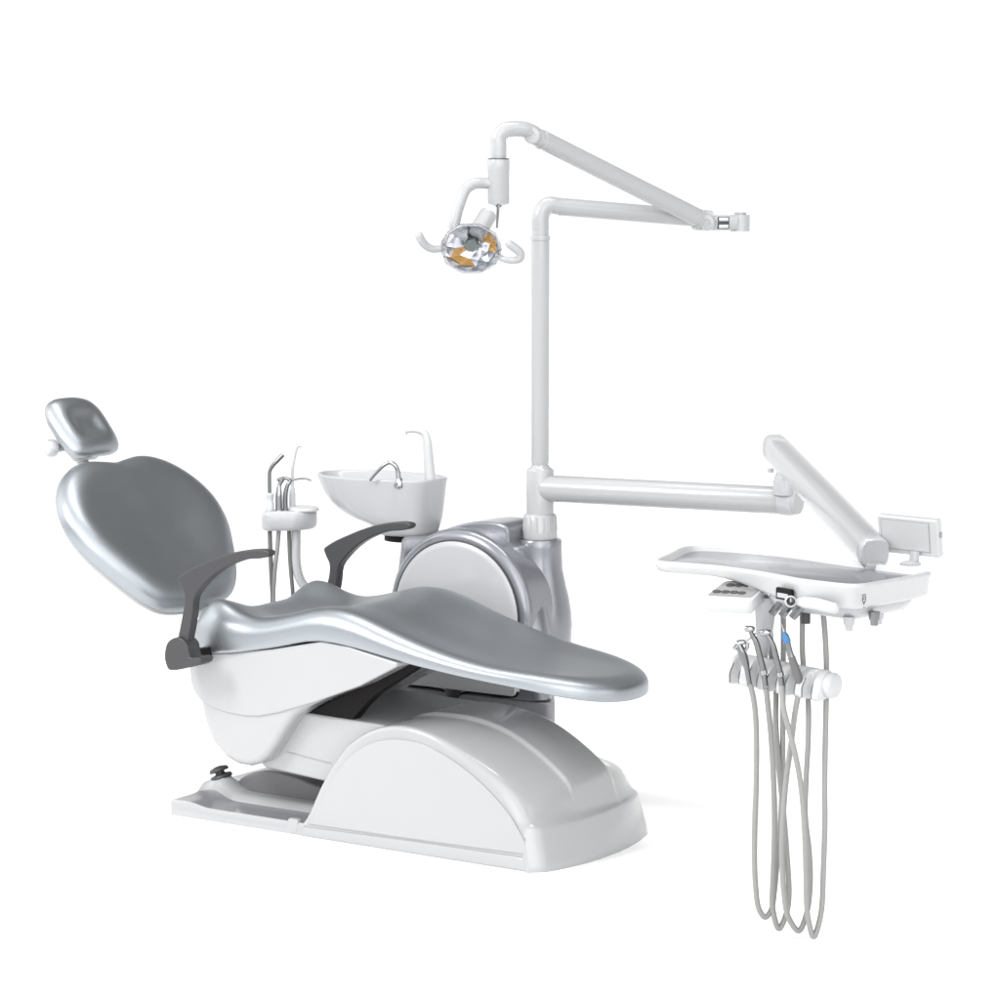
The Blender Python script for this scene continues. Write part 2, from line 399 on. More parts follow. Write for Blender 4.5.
# ================================================================== THE CABINET WITH THE BOWL
unit = thing('spittoon_cabinet', 'silver and white cabinet with arched front, round pale cover and white spittoon bowl', 'spittoon cabinet', (-.66, .58, 0))
def arch_prof(r, cx, cz, zb, x0, x1, n=28):
    pts = [(x0, zb)]
    a0 = PI-math.asin(0); 
    pts += [(cx+r*math.cos(PI-PI*k/n), cz+r*math.sin(PI-PI*k/n)) for k in range(n+1)]
    pts += [(x1, zb)]
    return pts
# arched drum at the front
drum = arch_prof(.240, -.672, .505, .345, -.912, -.432)
put('front_arch', prism(drum, .400, .60, 1, .028, 8, ang=60), 'silver', unit, sharp=60, wn=True)
disc = [(-.672+.207*math.cos(2*PI*k/72), .505+.207*math.sin(2*PI*k/72)) for k in range(72)]
bm = bmesh.new(); lathe(bm, [(.209, 0), (.2115, .001), (.2115, .004), (.209, .005)], (-.672, .4000, .505), (0, -1, 0), 72)
rim = put('cover_rim', bm, 'dark', unit)
bm = bmesh.new(); lathe(bm, [(.2065, -.004), (.2065, .004), (.2035, .0075), (.19, .0095), (.12, .0115), (.05, .0125), (.001, .0128)], (-.672, .3985, .505), (0, -1, 0), 72)
put('round_cover', bm, 'pale', unit, sharp=60)
# body behind the arch, with the wing under the bowl and the column under the lamp pole
body = [(-.925, .43), (-.925, .80), (-.60, .80), (-.44, .80), (-.40, .74), (-.385, .60), (-.385, .43)]
def loft_plan(levels, n=5):
    """levels: list of (z, outline) with equal point counts"""
    bm = bmesh.new(); rings(bm, [[V((x, y, z_)) for x, y in o] for z_, o in levels]); return bm
def rpoly(P, r, n=6):
    """Rounded convex polygon, counter-clockwise; r per corner."""
    o = []; N = len(P)
    for i in range(N):
        p, a, b = V((*P[i], 0)), V((*P[i-1], 0)), V((*P[(i+1) % N], 0))
        da, db = (a-p).normalized(), (b-p).normalized(); R = r[i] if isinstance(r, (list, tuple)) else r
        th = da.angle(db); L_ = R/math.tan(th/2); c_ = p+(da+db).normalized()*(R/math.sin(th/2))
        s0_, s1_ = p+da*L_-c_, p+db*L_-c_; an = s0_.angle(s1_)
        for k in range(n+1):
            t = k/n; q = (s0_*math.sin((1-t)*an)+s1_*math.sin(t*an))/math.sin(an)
            o.append((c_.x+q.x, c_.y+q.y))
    return o
def rrect(x0, x1, y0, y1, r, n=6):
    pts = []
    for cx, cy, a in ((x1-r, y0+r, -PI/2), (x1-r, y1-r, 0), (x0+r, y1-r, PI/2), (x0+r, y0+r, PI)):
        pts += [(cx+r*math.cos(a+PI/2*k/n), cy+r*math.sin(a+PI/2*k/n)) for k in range(n+1)]
    return pts
lv = []
for z_, x0, x1, y0, y1, r in ((.280, -.915, -.356, .412, .72, .035), (.286, -.922, -.352, .405, .73, .035), (.40, -.930, -.350, .405, .73, .04), (.47, -.933, -.356, .408, .74, .05), (.52, -.933, -.364, .412, .74, .06),
                             (.56, -.928, -.378, .418, .74, .065), (.60, -.925, -.395, .427, .74, .065), (.66, -.925, -.415, .440, .74, .065), (.690, -.925, -.43, .450, .74, .06), (.699, -.918, -.44, .457, .735, .055)):
    lv.append((z_, rpoly([(x0, y0), (x1, y0), (x1-.25, y1), (x0, y1)], [r, r, .06, r])))
put('cabinet_body', loft_plan(lv), 'silver', unit, sharp=50)
col_l = []
for z_, r, dx in ((.32, .080, .0), (.43, .086, .0), (.47, .088, .0), (.51, .087, -.003), (.55, .083, -.006), (.58, .075, -.006), (.605, .070, -.006), (.63, .065, -.006), (.69, .063, -.006), (.706, .063, -.006), (.712, .060, -.006), (.713, .054, -.006)):
    col_l.append((z_, [(-.500+dx+r*math.cos(2*PI*k/48), .572+r*math.sin(2*PI*k/48)) for k in range(48)]))
put('lamp_column', loft_plan(col_l), 'silver', unit, sharp=50)
hump = [(-.86, .66), (-.845, .690), (-.80, .716), (-.75, .736), (-.70, .752), (-.65, .761), (-.60, .763), (-.565, .758), (-.548, .748), (-.545, .735), (-.545, .66)]
put('top_hump', prism(spline(hump, 3), .47, .62, 1, .022, 6, ang=60), 'silver', unit, sharp=60, wn=True)
# drawer
dr = rrect(-.880, -.40, .292, .395, .02)
drw = put('drawer', prism(rrect(-.876, -.465, .293, .400, .016), .383, .45, 1, .005, 3, ang=60), 'tray', unit, sharp=60, wn=True)
bm = bmesh.new(); tube(bm, [(-.880, .393, .345), (-.880, .393, .310), (-.876, .393, .296), (-.862, .393, .289), (-.73, .393, .288), (-.705, .392, .283), (-.69, .392, .276), (-.665, .392, .276), (-.65, .392, .283), (-.63, .393, .288), (-.50, .393, .289), (-.470, .393, .294), (-.462, .393, .306)], .0036, 8, 4)
put('seam', bm, 'black', drw)
bm = bmesh.new(); lathe(bm, [(.001, 0), (.026, 0), (.028, .003), (.024, .005), (.001, .006)], (-.678, .392, .290), (0, -1, 0), 30)
put('finger_pull', bm, 'dark', drw)
put('cabinet_foot', prism(rpoly([(-.88, .412), (-.352, .412), (-.54, .70), (-.88, .70)], .02), 0, .279, 2, .004, 3, ang=50), 'grey', unit, sharp=50, wn=True)
# bowl: rings following a boat-shaped plan
bc = V((-1.02, .60, 0))
def bowl_ring(x0, x1, y0, y1, z_, n=80, p=2.3):
    cx, cy, a, b = (x0+x1)/2, (y0+y1)/2, (x1-x0)/2, (y1-y0)/2
    D = []
    for k in range(721):
        t = 2*PI*k/720; c_, s_ = math.cos(t), math.sin(t); pw = 2.3+.3*c_
        r = (abs(c_)**pw+abs(s_)**pw)**(-1/pw)
        D.append((cx+a*r*c_, cy+b*r*s_))
    L_ = [0]
    for p_, q_ in zip(D, D[1:]): L_.append(L_[-1]+math.hypot(p_[0]-q_[0], p_[1]-q_[1]))
    o = []; i = 0
    for k in range(n):
        d_ = L_[-1]*k/n
        while L_[i+1] < d_: i += 1
        f = (d_-L_[i])/(L_[i+1]-L_[i])
        o.append(V((D[i][0]*(1-f)+D[i+1][0]*f, D[i][1]*(1-f)+D[i+1][1]*f, z_)))
    return o
BX0, BX1, BY0, BY1 = -1.290, -.866, .478, .722
prof = [  # outside, from neck to rim, then inside down to the drain
    (-1.058, -.888, .500, .665, .690), (-1.060, -.886, .498, .668, .702), (-1.072, -.884, .494, .68, .716), (-1.105, -.882, .489, .69, .728), (-1.155, -.880, .485, .70, .738), (-1.205, -.878, .482, .708, .757), (-1.240, -.876, .480, .714, .780),
    (-1.265, -.873, .479, .718, .808), (-1.282, -.869, .478, .72, .838), (BX0, BX1, BY0, BY1, .852), (-1.290, -.866, .478, .722, .8575), (-1.286, -.870, .482, .718, .8595), (-1.280, -.876, .488, .712, .857),
    (-1.272, -.883, .495, .705, .845), (-1.253, -.90, .51, .69, .82), (-1.22, -.93, .53, .67, .795), (-1.15, -.98, .56, .64, .782), (-1.09, -1.03, .59, .61, .778)]
bm = bmesh.new(); rings(bm, [bowl_ring(*p) for p in prof])
bowl = put('spittoon_bowl', bm, 'ceramic', unit, sharp=70, sub=1)
bm = bmesh.new(); lathe(bm, [(.001, .676), (.075, .676), (.075, .694), (.001, .694)], (-.965, .59, 0), (0, 0, 1), 32)
put('bowl_seat', bm, 'black', unit)
bm = bmesh.new()
tube(bm, [(-0.943, .505, .835), (-0.943, .503, .868), (-0.944, .500, .886), (-0.949, .494, .902), (-0.962, .486, .9105), (-0.974, .480, .905), (-0.997, .470, .882), (-1.016, .462, .858)], [.0075, .0075, .007, .0065, .006, .0055, .005, .0045], 14, 6)
lathe(bm, [(.001, .0), (.014, 0), (.016, .008), (.011, .022), (.006, .03)], (-0.943, .505, .838), (0, 0, 1), 20)
put('rinse_spout', bm, 'chrome', bowl)
bm = bmesh.new()
FO = V((-.047, .052, .004))
tube(bm, [V(p)+FO for p in [(-.842, .535, .83), (-.845, .533, .88), (-.848, .530, .935), (-.850, .528, .968), (-.856, .524, .986), (-.868, .516, .994), (-.886, .506, .996), (-.905, .495, .993)]], [.0165, .0155, .014, .0125, .011, .009, .0075, .0065], 18, 6)
tube(bm, [V((-.903, .496, .997))+FO, V((-.904, .4955, .982))+FO], .006, 12)
put('cup_filler', bm, 'tray', bowl)

# ================================================================== LAMP ON ITS POLE
PX, PY = -.505, .572
lamp = thing('operating_lamp', 'white dental lamp with faceted glass head on jointed arms atop a tall pole', 'dental lamp', (PX, PY, .713))
bm = bmesh.new(); lathe(bm, [(.001, .7135), (.0485, .7135), (.050, .717), (.0485, .735), (.0455, .78), (.043, .783), (.0385, .784), (.001, .784)], (PX, PY, 0), ns=48)
for k in range(16):
    a = 2*PI*k/16
    tube(bm, [(PX+.0478*math.cos(a), PY+.0478*math.sin(a), .737), (PX+.0452*math.cos(a), PY+.0452*math.sin(a), .776)], .0022, 8)
put('pole_collar', bm, 'tube', lamp, sharp=50)
bm = bmesh.new(); lathe(bm, [(.001, .784), (.0385, .784), (.0385, .905), (.037, .909), (.028, .915), (.0225, .922), (.0248, .93), (.0248, 1.548), (.0268, 1.549), (.0268, 1.556), (.023, 1.557), (.023, 1.60)], (PX, PY, 0), ns=40)
put('pole', bm, 'tube', lamp, sharp=40)
bm = bmesh.new(); lathe(bm, [(.023, 1.5555), (.0271, 1.5555), (.0271, 1.5605), (.022, 1.5605)], (PX, PY, 0), ns=40, caps=False)
put('pole_ring', bm, 'pale', lamp)
e0 = V((PX, PY, 1.646)); e1 = V((-.101, 1.012, 1.598)); dd = (e1-e0).normalized()
bm = bmesh.new()
tube(bm, [(PX, PY, 1.58), (PX, PY, 1.612), e0+V((0, 0, -.012))+dd*.008, e0+dd*.024+V((0, 0, .001)), e0+dd*.06], .0236, 24, 8)
put('elbow', bm, 'tube', lamp, sharp=60)
bm = bmesh.new(); tube(bm, [e0+dd*.055, e0+dd*.058, e0+dd*.061], .0246, 24, 2, False)
tube(bm, [e0+dd*.058, e0+dd*.50], .0243, 28, 2, False)
put('horizontal_arm', bm, 'tube', lamp, sharp=50)
# joint block at the far end
s1 = V((-.179, .925, 1.600)); s0 = V((-.372, .330, 1.831)); sd = (s0-s1).normalized()
bm = bmesh.new()
jd = V((dd.x, dd.y, 0)).normalized(); js = V((jd.y, -jd.x, 0))
Rj = Matrix((jd, -js, V((0, 0, 1)))).transposed()
rbox(bm, V((-.160, .950, 1.596)), (.135, .05, .042), Rj, .012, 4)
tube(bm, [V((-.110, 1.005, 1.572)), V((-.110, 1.005, 1.618))], .027, 28, 2, False)
put('knuckle_joint', bm, 'tube', lamp, sharp=40)
bm = bmesh.new(); fc = V((-.150, .962, 1.596))+js*.0262
rbox(bm, fc, (.034, .003, .034), Rj, .001, 2)
kj = put('joint_plate', bm, 'dark', lamp)
bm = bmesh.new(); rbox(bm, fc+js*.002+V((0, 0, .010)), (.028, .003, .010), Rj, .001, 2); rbox(bm, fc+js*.002-V((0, 0, .010)), (.028, .003, .010), Rj, .001, 2)
put('plate_insert', bm, 'tray', kj)
bm = bmesh.new(); tube(bm, [V((-.110, 1.005, 1.618)), V((-.110, 1.005, 1.625))], .017, 20, 2, False)
put('joint_cap', bm, 'grey', lamp)
bm = bmesh.new()
tube(bm, [s1+sd*.01, s1+sd*.025, s1+sd*.026, s0-sd*.026, s0-sd*.025, s0], [.0235, .0245, .0255, .0255, .0245, .023], 28, 2, False, cap_round=True)
put('spring_arm', bm, 'tube', lamp, sharp=40)
for p, d_ in ((s1+sd*.028, sd), (s0-sd*.03, sd)):
    bm = bmesh.new(); lathe(bm, [(.0245, -.003), (.0266, -.003), (.0266, .003), (.0245, .003)], p, d_, 32, False)
    put('arm_ring', bm, 'pale', lamp)
for p in (s1+V((.012, -.004, -.003)), s0):
    bm = bmesh.new(); q = V((.35, -.94, 0)).normalized()
    lathe(bm, [(.001, -.026), (.021, -.026), (.023, -.022), (.023, .022), (.020, .027), (.010, .028), (.009, .026), (.001, .026)], p, q, 32)
    put('pivot', bm, 'tube', lamp, sharp=40)
# drop tube
DX, DY = -.428, .243
bm = bmesh.new(); tube(bm, [s0+V((.002, .004, .004)), (-.385, .303, 1.8465), (-.404, .275, 1.848), (-.419, .254, 1.842), (DX-.001, DY+.001, 1.824), (DX, DY, 1.805), (DX, DY, 1.785), (DX, DY, 1.755)], .0208, 24, 8)
put('upper_elbow', bm, 'tube', lamp, sharp=60)
bm = bmesh.new(); lathe(bm, [(.001, 1.767), (.028, 1.767), (.0292, 1.764), (.0292, 1.74), (.0283, 1.737), (.0283, 1.655), (.027, 1.650), (.012, 1.645), (.001, 1.645)], (DX, DY, 0), ns=36)
put('drop_tube', bm, 'tube', lamp, sharp=40)
bm = bmesh.new(); tube(bm, [(DX-.001, DY, 1.648), (DX-.004, DY-.002, 1.586)], [.0042, .0042, .0025], 12, 2, False)
lathe(bm, [(.001, 1.641), (.008, 1.641), (.008, 1.647), (.001, 1.647)], (DX, DY, 0), ns=16)
put('pull_rod', bm, 'steel', lamp)
bm = bmesh.new(); lathe(bm, [(.0205, 1.7675), (.0288, 1.7675), (.0288, 1.7695), (.0205, 1.7695)], (DX, DY, 0), ns=36, caps=False)
put('drop_ring', bm, 'dark', lamp)
bm = bmesh.new(); tube(bm, [(DX-.01, DY-.01, 1.702), (-.455, .222, 1.704), (-.473, .196, 1.703), (-.486, .176, 1.690), (-.495, .160, 1.655), (-.502, .148, 1.612), (-.503, .145, 1.585), (-.490, .150, 1.574), (-.47, .16, 1.572)], .0148, 18, 8)
put('yoke', bm, 'tube', lamp, sharp=60)
# lamp head
hc = V((-.448, .140, 1.532)); ha = V((.46, -.82, -.30)).normalized()
head = None
xa = V((0, 0, 1)).cross(ha).normalized(); ya = ha.cross(xa)
def squash(bm):
    for v in bm.verts:
        d_ = v.co-hc; v.co += xa*(d_.dot(xa)*.05)-ya*(d_.dot(ya)*.11)
    return bm
bm = bmesh.new(); lathe(bm, [(.001, -.062), (.03, -.06), (.052, -.048), (.068, -.028), (.0755, -.008), (.0765, 0), (.0735, .001), (.066, -.024), (.05, -.042), (.03, -.052), (.001, -.054)], hc, ha, 40)
head = put('lamp_head', squash(bm), 'glass', lamp, sharp=60)
bm = bmesh.new()
NS = 11
fac = [(.073, .000), (.064, -.022), (.046, -.041), (.020, -.051)]
xa = V((0, 0, 1)).cross(ha).normalized(); ya = ha.cross(xa)
def fp(ring_i, k):
    r, hh_ = fac[ring_i]; a = 2*PI*(k+.5*(ring_i % 2))/NS
    return hc+ha*hh_+xa*(r*math.cos(a))+ya*(r*math.sin(a))
mi = bmesh.new()
AMB = [[(1, 0), (1, 10), (2, 0)], [(1, 6), (2, 6), (1, 7)]]
def facets(tgt, cells):
    for ri, k in cells:
        quad = [fp(ri, k), fp(ri, k+1), fp(ri+1, k+1), fp(ri+1, k)]
        cen = sum(quad, V((0, 0, 0)))/4-ha*.002*random.choice((0, 1, 2))
        vs = [tgt.verts.new(q) for q in quad]; cv = tgt.verts.new(cen)
        for i in range(4): tgt.faces.new((vs[i], vs[(i+1) % 4], cv))
    bmesh.ops.remove_doubles(tgt, verts=tgt.verts, dist=1e-5)
    return tgt
facets(mi, [(ri, k) for ri in range(3) for k in range(NS) if (ri, k) not in AMB[0]+AMB[1]])
for cells in AMB: put('amber_filter', squash(facets(bmesh.new(), cells)), 'amber', head, flat=True)
put('reflector', squash(mi), 'facet', head, flat=True)
bm = bmesh.new(); lathe(bm, [(.001, -.052), (.019, -.051), (.021, -.034), (.017, -.026), (.001, -.025)], hc, ha, 9)
put('bulb_shield', bm, 'bulb', head, flat=True)
bm = bmesh.new()
lathe(bm, [(.0775, -.012), (.0775, .002), (.071, .012), (.055, .022), (.034, .028), (.001, .031), (.001, .028), (.033, .025), (.053, .019), (.069, .009), (.0745, .001), (.0745, -.012)], hc, ha, 10, False)
put('glass_cover', squash(bm), 'glass', head, flat=True)
bm = bmesh.new()
for k in range(10):
    a, b = 2*PI*k/10, 2*PI*(k+1)/10
    pa = hc+ha*.003+xa*(.0772*math.cos(a))+ya*(.0772*math.sin(a)); pb = hc+ha*.003+xa*(.0772*math.cos(b))+ya*(.0772*math.sin(b))
    tube(bm, [pa, pb], .0014, 8, 2, False)
put('cover_rim', squash(bm), 'pale', head)
bm = bmesh.new()
n0 = hc-ha*.050+V((.023, .006, .042)); nd = V((.10, .32, .42)).normalized()
lathe(bm, [(.001, -.03), (.023, -.03), (.024, .0), (.0235, .040), (.021, .047), (.012, .050), (.001, .0505)], n0, nd, 32)
put('lamp_neck', bm, 'tube', lamp, sharp=40)
bm = bmesh.new(); tube(bm, [hc-xa*.070-ha*.006, (-.528, .083, 1.531), (-.539, .066, 1.539), (-.545, .050, 1.556), (-.547, .045, 1.566)], [.0085, .0095, .0105, .0112, .0108], 16, 8, cap_round=True)
put('handle', bm, 'tube', lamp, sharp=60)
bm = bmesh.new(); tube(bm, [hc+xa*.070-ya*.02-ha*.006, (-.370, .179, 1.505), (-.342, .184, 1.502), (-.321, .184, 1.508), (-.318, .180, 1.521), (-.328, .168, 1.535), (-.338, .158, 1.545)], [.0075, .008, .009, .010, .0108, .0112, .0108], 16, 8, cap_round=True)
put('handle', bm, 'tube', lamp, sharp=60)

# ================================================================== INSTRUMENT TABLE ON ITS SWING ARM
desk = thing('instrument_table', 'white instrument tray with control panel on a jointed swing arm beside the chair', 'instrument tray', (.80, -.40, .78))
A0 = V((PX, PY, .856)); A1 = V((.285, .616, .862)); ad = (A1-A0).normalized()
bm = bmesh.new()
tube(bm, [A0+ad*.02, A0+ad*.5, A1-ad*.012, A1-ad*.004, A1], [.0375, .0375, .0368, .036, .034, .031][:5], 32, 2, False)
put('swing_arm', bm, 'tube', desk, sharp=40)
bm = bmesh.new(); lathe(bm, [(.001, -.02), (.0392, -.02), (.0395, .012), (.036, .02), (.001, .021)], A1-ad*.03, ad, 36)
put('arm_end_cap', bm, 'pale', desk, sharp=40)
bm = bmesh.new(); lathe(bm, [(.001, .90), (.03, .90), (.03, .935), (.022, .955), (.018, .985), (.001, .985)], (A1.x-.035, A1.y-.02, -.02), ns=28)
lathe(bm, [(.001, .0), (.006, 0), (.006, .012), (.001, .012)], (A1.x-.060, A1.y-.04, .945), (-.3, -1, 0), 12)
put('arm_pivot', bm, 'pale', desk, sharp=40)
T0 = V((.266, .506, 1.014)); T1 = V((.915, -.262, .872)); td = (T1-T0).normalized()
tz = V((0, 0, 1)); tz = (tz-td*tz.dot(td)).normalized(); tx = td.cross(tz)
def bar_ring(p, w, hgt, k=24, pw=3.2):
    o = []
    for i in range(k):
        a = 2*PI*i/k; c_, s_ = math.cos(a), math.sin(a); r = (abs(c_)**pw+abs(s_)**pw)**(-1/pw)
        o.append(p+tx*(w*r*c_)+tz*(hgt*r*s_))
    return o
bm = bmesh.new(); Lt = (T1-T0).length
rings(bm, [bar_ring(T0-td*.028, .008, .010), bar_ring(T0-td*.024, .018, .020), bar_ring(T0-td*.012, .027, .030), bar_ring(T0, .031, .035), bar_ring(T0+td*.1, .032, .037), bar_ring(T0+td*(Lt*.6), .033, .037), bar_ring(T1-td*.06, .033, .036), bar_ring(T1-td*.0, .033, .036), bar_ring(T1+td*.026, .033, .035), bar_ring(T1+td*.032, .030, .032)])
put('lift_link', bm, 'tube', desk, sharp=45)
bm = bmesh.new(); rings(bm, [bar_ring(T1+td*.024, .0335, .0355), bar_ring(T1+td*.034, .0335, .0355), bar_ring(T1+td*.040, .030, .032)])
put('link_end_cap', bm, 'pale', desk, sharp=45)
bm = bmesh.new(); rbox(bm, T1+td*.012-V((0, 0, .034)), (.075, .042, .022), Matrix.Rotation(math.atan2(td.y, td.x), 3, 'Z'), .006)
put('link_foot', bm, 'grey', desk, wn=True)
bm = bmesh.new(); bq = T1-td*.085-tx*.0345
for s_ in (-1,):
    lathe(bm, [(.001, -.003), (.006, -.003), (.006, .003), (.001, .0035)], T1-td*.10+tx*(.033*s_)-tz*.022, tx*s_, 14)
put('link_screw', bm, 'dark', desk)
# tray
TO = [(.494, -.510), (.462, -.40), (.430, -.285), (.430, -.245), (.456, -.213), (.527, -.197), (.62, -.198), (.711, -.213), (.857, -.262), (.987, -.300), (1.075, -.322), (1.098, -.340), (1.101, -.37), (1.092, -.455), (1.075, -.545), (1.062, -.600), (1.040, -.622),
      (1.001, -.623), (.913, -.606), (.864, -.585), (.797, -.556), (.724, -.532), (.658, -.519), (.580, -.519), (.525, -.522)]
to = spline(TO, 5, True); tc_ = (.78, -.40)
def off(o, e):
    xs = [p[0] for p in o]; ys = [p[1] for p in o]
    res = []; n = len(o)
    for i in range(n):
        a, b = o[i-1], o[(i+1) % n]; tx_, ty_ = b[0]-a[0], b[1]-a[1]; l = math.hypot(tx_, ty_) or 1
        res.append((o[i][0]-e*ty_/l*ORI, o[i][1]+e*tx_/l*ORI))
    return res
area = sum(to[i-1][0]*to[i][1]-to[i][0]*to[i-1][1] for i in range(len(to)))
ORI = 1 if area > 0 else -1
def zbot(u): return .817-.030*smooth01((u-.62)/.26)
lay = []
TZ = .845
for e, zf in ((.16, lambda u: zbot(u)), (.05, lambda u: zbot(u)), (.020, lambda u: zbot(u)), (.010, lambda u: zbot(u)+.003), (.005, lambda u: zbot(u)+.010), (.003, lambda u: TZ-.016), (-.001, lambda u: TZ-.009), (-.001, lambda u: TZ-.004), (.001, lambda u: TZ-.001), (.004, lambda u: TZ),
              (.007, lambda u: TZ), (.009, lambda u: TZ-.002), (.011, lambda u: TZ-.008), (.013, lambda u: TZ-.014), (.016, lambda u: TZ-.016), (.16, lambda u: TZ-.016)):
    lay.append([V((tc_[0]+(x-tc_[0])*.3, tc_[1]+(y-tc_[1])*.1, zf(x))) if e == .16 else V((x, y, zf(x))) for x, y in (off(to, e) if e != .16 else to)])
bm = bmesh.new(); rings(bm, lay)
put('tray_body', bm, 'tray', desk, sharp=50)
mo = off(to, .020)
bm = bmesh.new(); rings(bm, [[V((x, y, TZ-.0155)) for x, y in mo], [V((x, y, TZ-.0125)) for x, y in mo], [V((x, y, TZ-.012)) for x, y in off(to, .0215)]])
put('tray_mat', bm, 'mat_', desk, sharp=40)
# belly under the right half
bo = [(.80, -.535), (.86, -.562), (.93, -.585), (1.0, -.600), (1.035, -.598), (1.050, -.58), (1.065, -.50), (1.078, -.40), (1.07, -.37), (.98, -.34), (.86, -.32), (.80, -.33)]
bo = spline(bo, 4, True); ba = sum(bo[i-1][0]*bo[i][1]-bo[i][0]*bo[i-1][1] for i in range(len(bo))); ORI = 1 if ba > 0 else -1
bm = bmesh.new(); rings(bm, [[V((x, y, z_)) for x, y in off(bo, e)] for e, z_ in ((0, .80), (0, .787), (.012, .770), (.022, .762), (.035, .760))])
put('tray_belly', bm, 'pale', desk, sharp=50)
ORI = 1 if area > 0 else -1
# control panel
pc = [(.672, -.570), (.628, -.455), (.735, -.47), (.770, -.575)]
bm = bmesh.new()
def pz(x, y): return .795+.10*(y+.51)*.45
top = [V((x, y, pz(x, y))) for x, y in rrect(0, 1, 0, 1, .06, 4)]
def pq(a, b):  # bilinear in the panel's plan
    P00, P01, P11, P10 = [V((x, y, 0)) for x, y in ((.664, -.594), (.668, -.498), (.776, -.480), (.784, -.584))]
    return P00*(1-a)*(1-b)+P01*(1-a)*b+P11*a*b+P10*a*(1-b)
pl = []
for e, dz in ((.12, -.036), (.05, -.035), (.02, -.030), (0, -.006), (.004, -.002), (.03, 0)):
    r_ = []
    for x, y in rrect(e, 1-e, e, 1-e, .10, 4):
        p = pq(x, y); r_.append(V((p.x, p.y, .798+.28*(p.y+.54)+dz)))
    pl.append(r_)
rings(bm, pl); panel = put('control_panel', bm, 'tray', desk, sharp=45)
bm = bmesh.new(); r1, r2 = [], []
for x, y in rrect(.06, .94, .10, .90, .06, 4):
    p = pq(x, y); r1.append(V((p.x, p.y, .796+.28*(p.y+.54)))); r2.append(V((p.x, p.y, .7995+.28*(p.y+.54))))
rings(bm, [r1, r2]); put('keypad', bm, 'hose', panel)
for (a, b, r) in ((.16, .30, .0075), (.34, .30, .0075), (.52, .30, .0075), (.27, .68, .0075), (.45, .68, .0075), (.63, .68, .0075), (.68, .28, .007), (.80, .62, .011)):
    p = pq(a, b); bm = bmesh.new()
    lathe(bm, [(.001, 0), (r, 0), (r, .0022), (r*.8, .003), (.001, .003)], (p.x, p.y, .7990+.28*(p.y+.54)), (0, -.28, 1), 20)
    for v in bm.verts: v.co.x = p.x+(v.co.x-p.x)*1.35
    put('button', bm, 'dark' if r < .01 else 'grey', panel)
# hanger under the panel and instrument holder
bm = bmesh.new(); tube(bm, [(.775, -.505, .782), (.772, -.500, .74), (.765, -.490, .70), (.752, -.470, .655), (.748, -.462, .615)], [.025, .024, .020, .014, .011], 20, 6, squash=.55)
put('holder_bracket', bm, 'pale', desk, sharp=60)
H0 = V((.682, -.478, .612)); H1 = V((.946, -.518, .599)); hd = (H1-H0).normalized(); hz = V((0, 0, 1)); hz = (hz-hd*hz.dot(hd)).normalized(); hx = hd.cross(hz)   # hx points to the front
if hx.y > 0: hx = -hx
hp_ = [(-.030, -.010), (-.026, .018), (-.010, .032), (.010, .030), (.028, .014), (.038, -.010), (.036, -.030), (.022, -.034), (.0, -.030), (-.018, -.030), (-.028, -.024)]
hp_ = spline(hp_, 4, True)
Lh = (H1-H0).length
slots = [.118, .305, .50, .690, .86]
bm = bmesh.new(); rr = []
NST = 90
for i in range(NST+1):
    t = i/NST
    endf = math.sqrt(max(0.02, 1-max(0, (abs(t-.5)-.45)/.05)**2)) if abs(t-.5) > .45 else 1.
    r_ = []
    for a, b in hp_:
        k = 0
        for s_ in slots:
            dt = abs(t-s_)/.042
            if dt < 1: k = max(k, (1-dt*dt)**.5)
        aa = a
        if a > 0: aa = a-k*.022*min(1, a/.03)
        r_.append(H0+hd*(Lh*t)+hx*(aa*endf)+hz*(b*endf))
    rr.append(r_)
rings(bm, rr); hold = put('instrument_holder', bm, 'tray', desk, sharp=50)
bm = bmesh.new(); lathe(bm, [(.001, -.012), (.027, -.012), (.0295, -.008), (.0295, .001), (.027, .006), (.022, .0085), (.001, .009)], H1+hd*.004+hz*.001-hx*.002, hd, 28)
put('holder_knob', bm, 'tray', hold, sharp=50)
bm = bmesh.new()
for i, s_ in enumerate(slots):
    for q in (-1, 1):
        p = H0+hd*(Lh*(s_+q*.048))
        tube(bm, [p+hx*.026+hz*.014, p+hx*.0378-hz*.006, p+hx*.037-hz*.028], .0015, 8, 4)
put('slot_edge', bm, 'mid', hold)
# front fittings
bm = bmesh.new(); rbox(bm, (.868, -.592, .806), (.052, .010, .026), Matrix.Rotation(math.radians(-22), 3, 'Z'), .003)
win = put('display_frame', bm, 'black', desk, wn=True)
bm = bmesh.new(); rbox(bm, (.866, -.5965, .803), (.034, .006, .010), Matrix.Rotation(math.radians(-22), 3, 'Z'), .001)
put('display', bm, 'pale', win)
kn = V((.888, -.603, .793)); kd = V((.48, -.87, .12)).normalized()
bm = bmesh.new(); lathe(bm, [(.001, -.02), (.0125, -.02), (.0135, 0), (.0125, .006), (.0095, .008), (.001, .008)], kn, kd, 32)
nob = put('dial', bm, 'tray', desk, sharp=45)
bm = bmesh.new(); lathe(bm, [(.001, .0), (.0095, .0), (.0095, .0085), (.006, .0105), (.001, .011)], kn, kd, 28); put('dial_cap', bm, 'lens_black', nob)
bm = bmesh.new(); rbox(bm, kn+kd*.0112+V((0, 0, .003)), (.0016, .002, .009), None, 0); put('dial_mark', bm, 'tray', nob)
bm = bmesh.new(); tube(bm, [(.908, -.596, .793), (.925, -.606, .794), (.96, -.622, .795), (.99, -.636, .794), (1.010, -.638, .792)], [.011, .0135, .014, .0135, .012], 22, 6, cap_round=True)
put('tray_handle', bm, 'tray', desk, sharp=60)
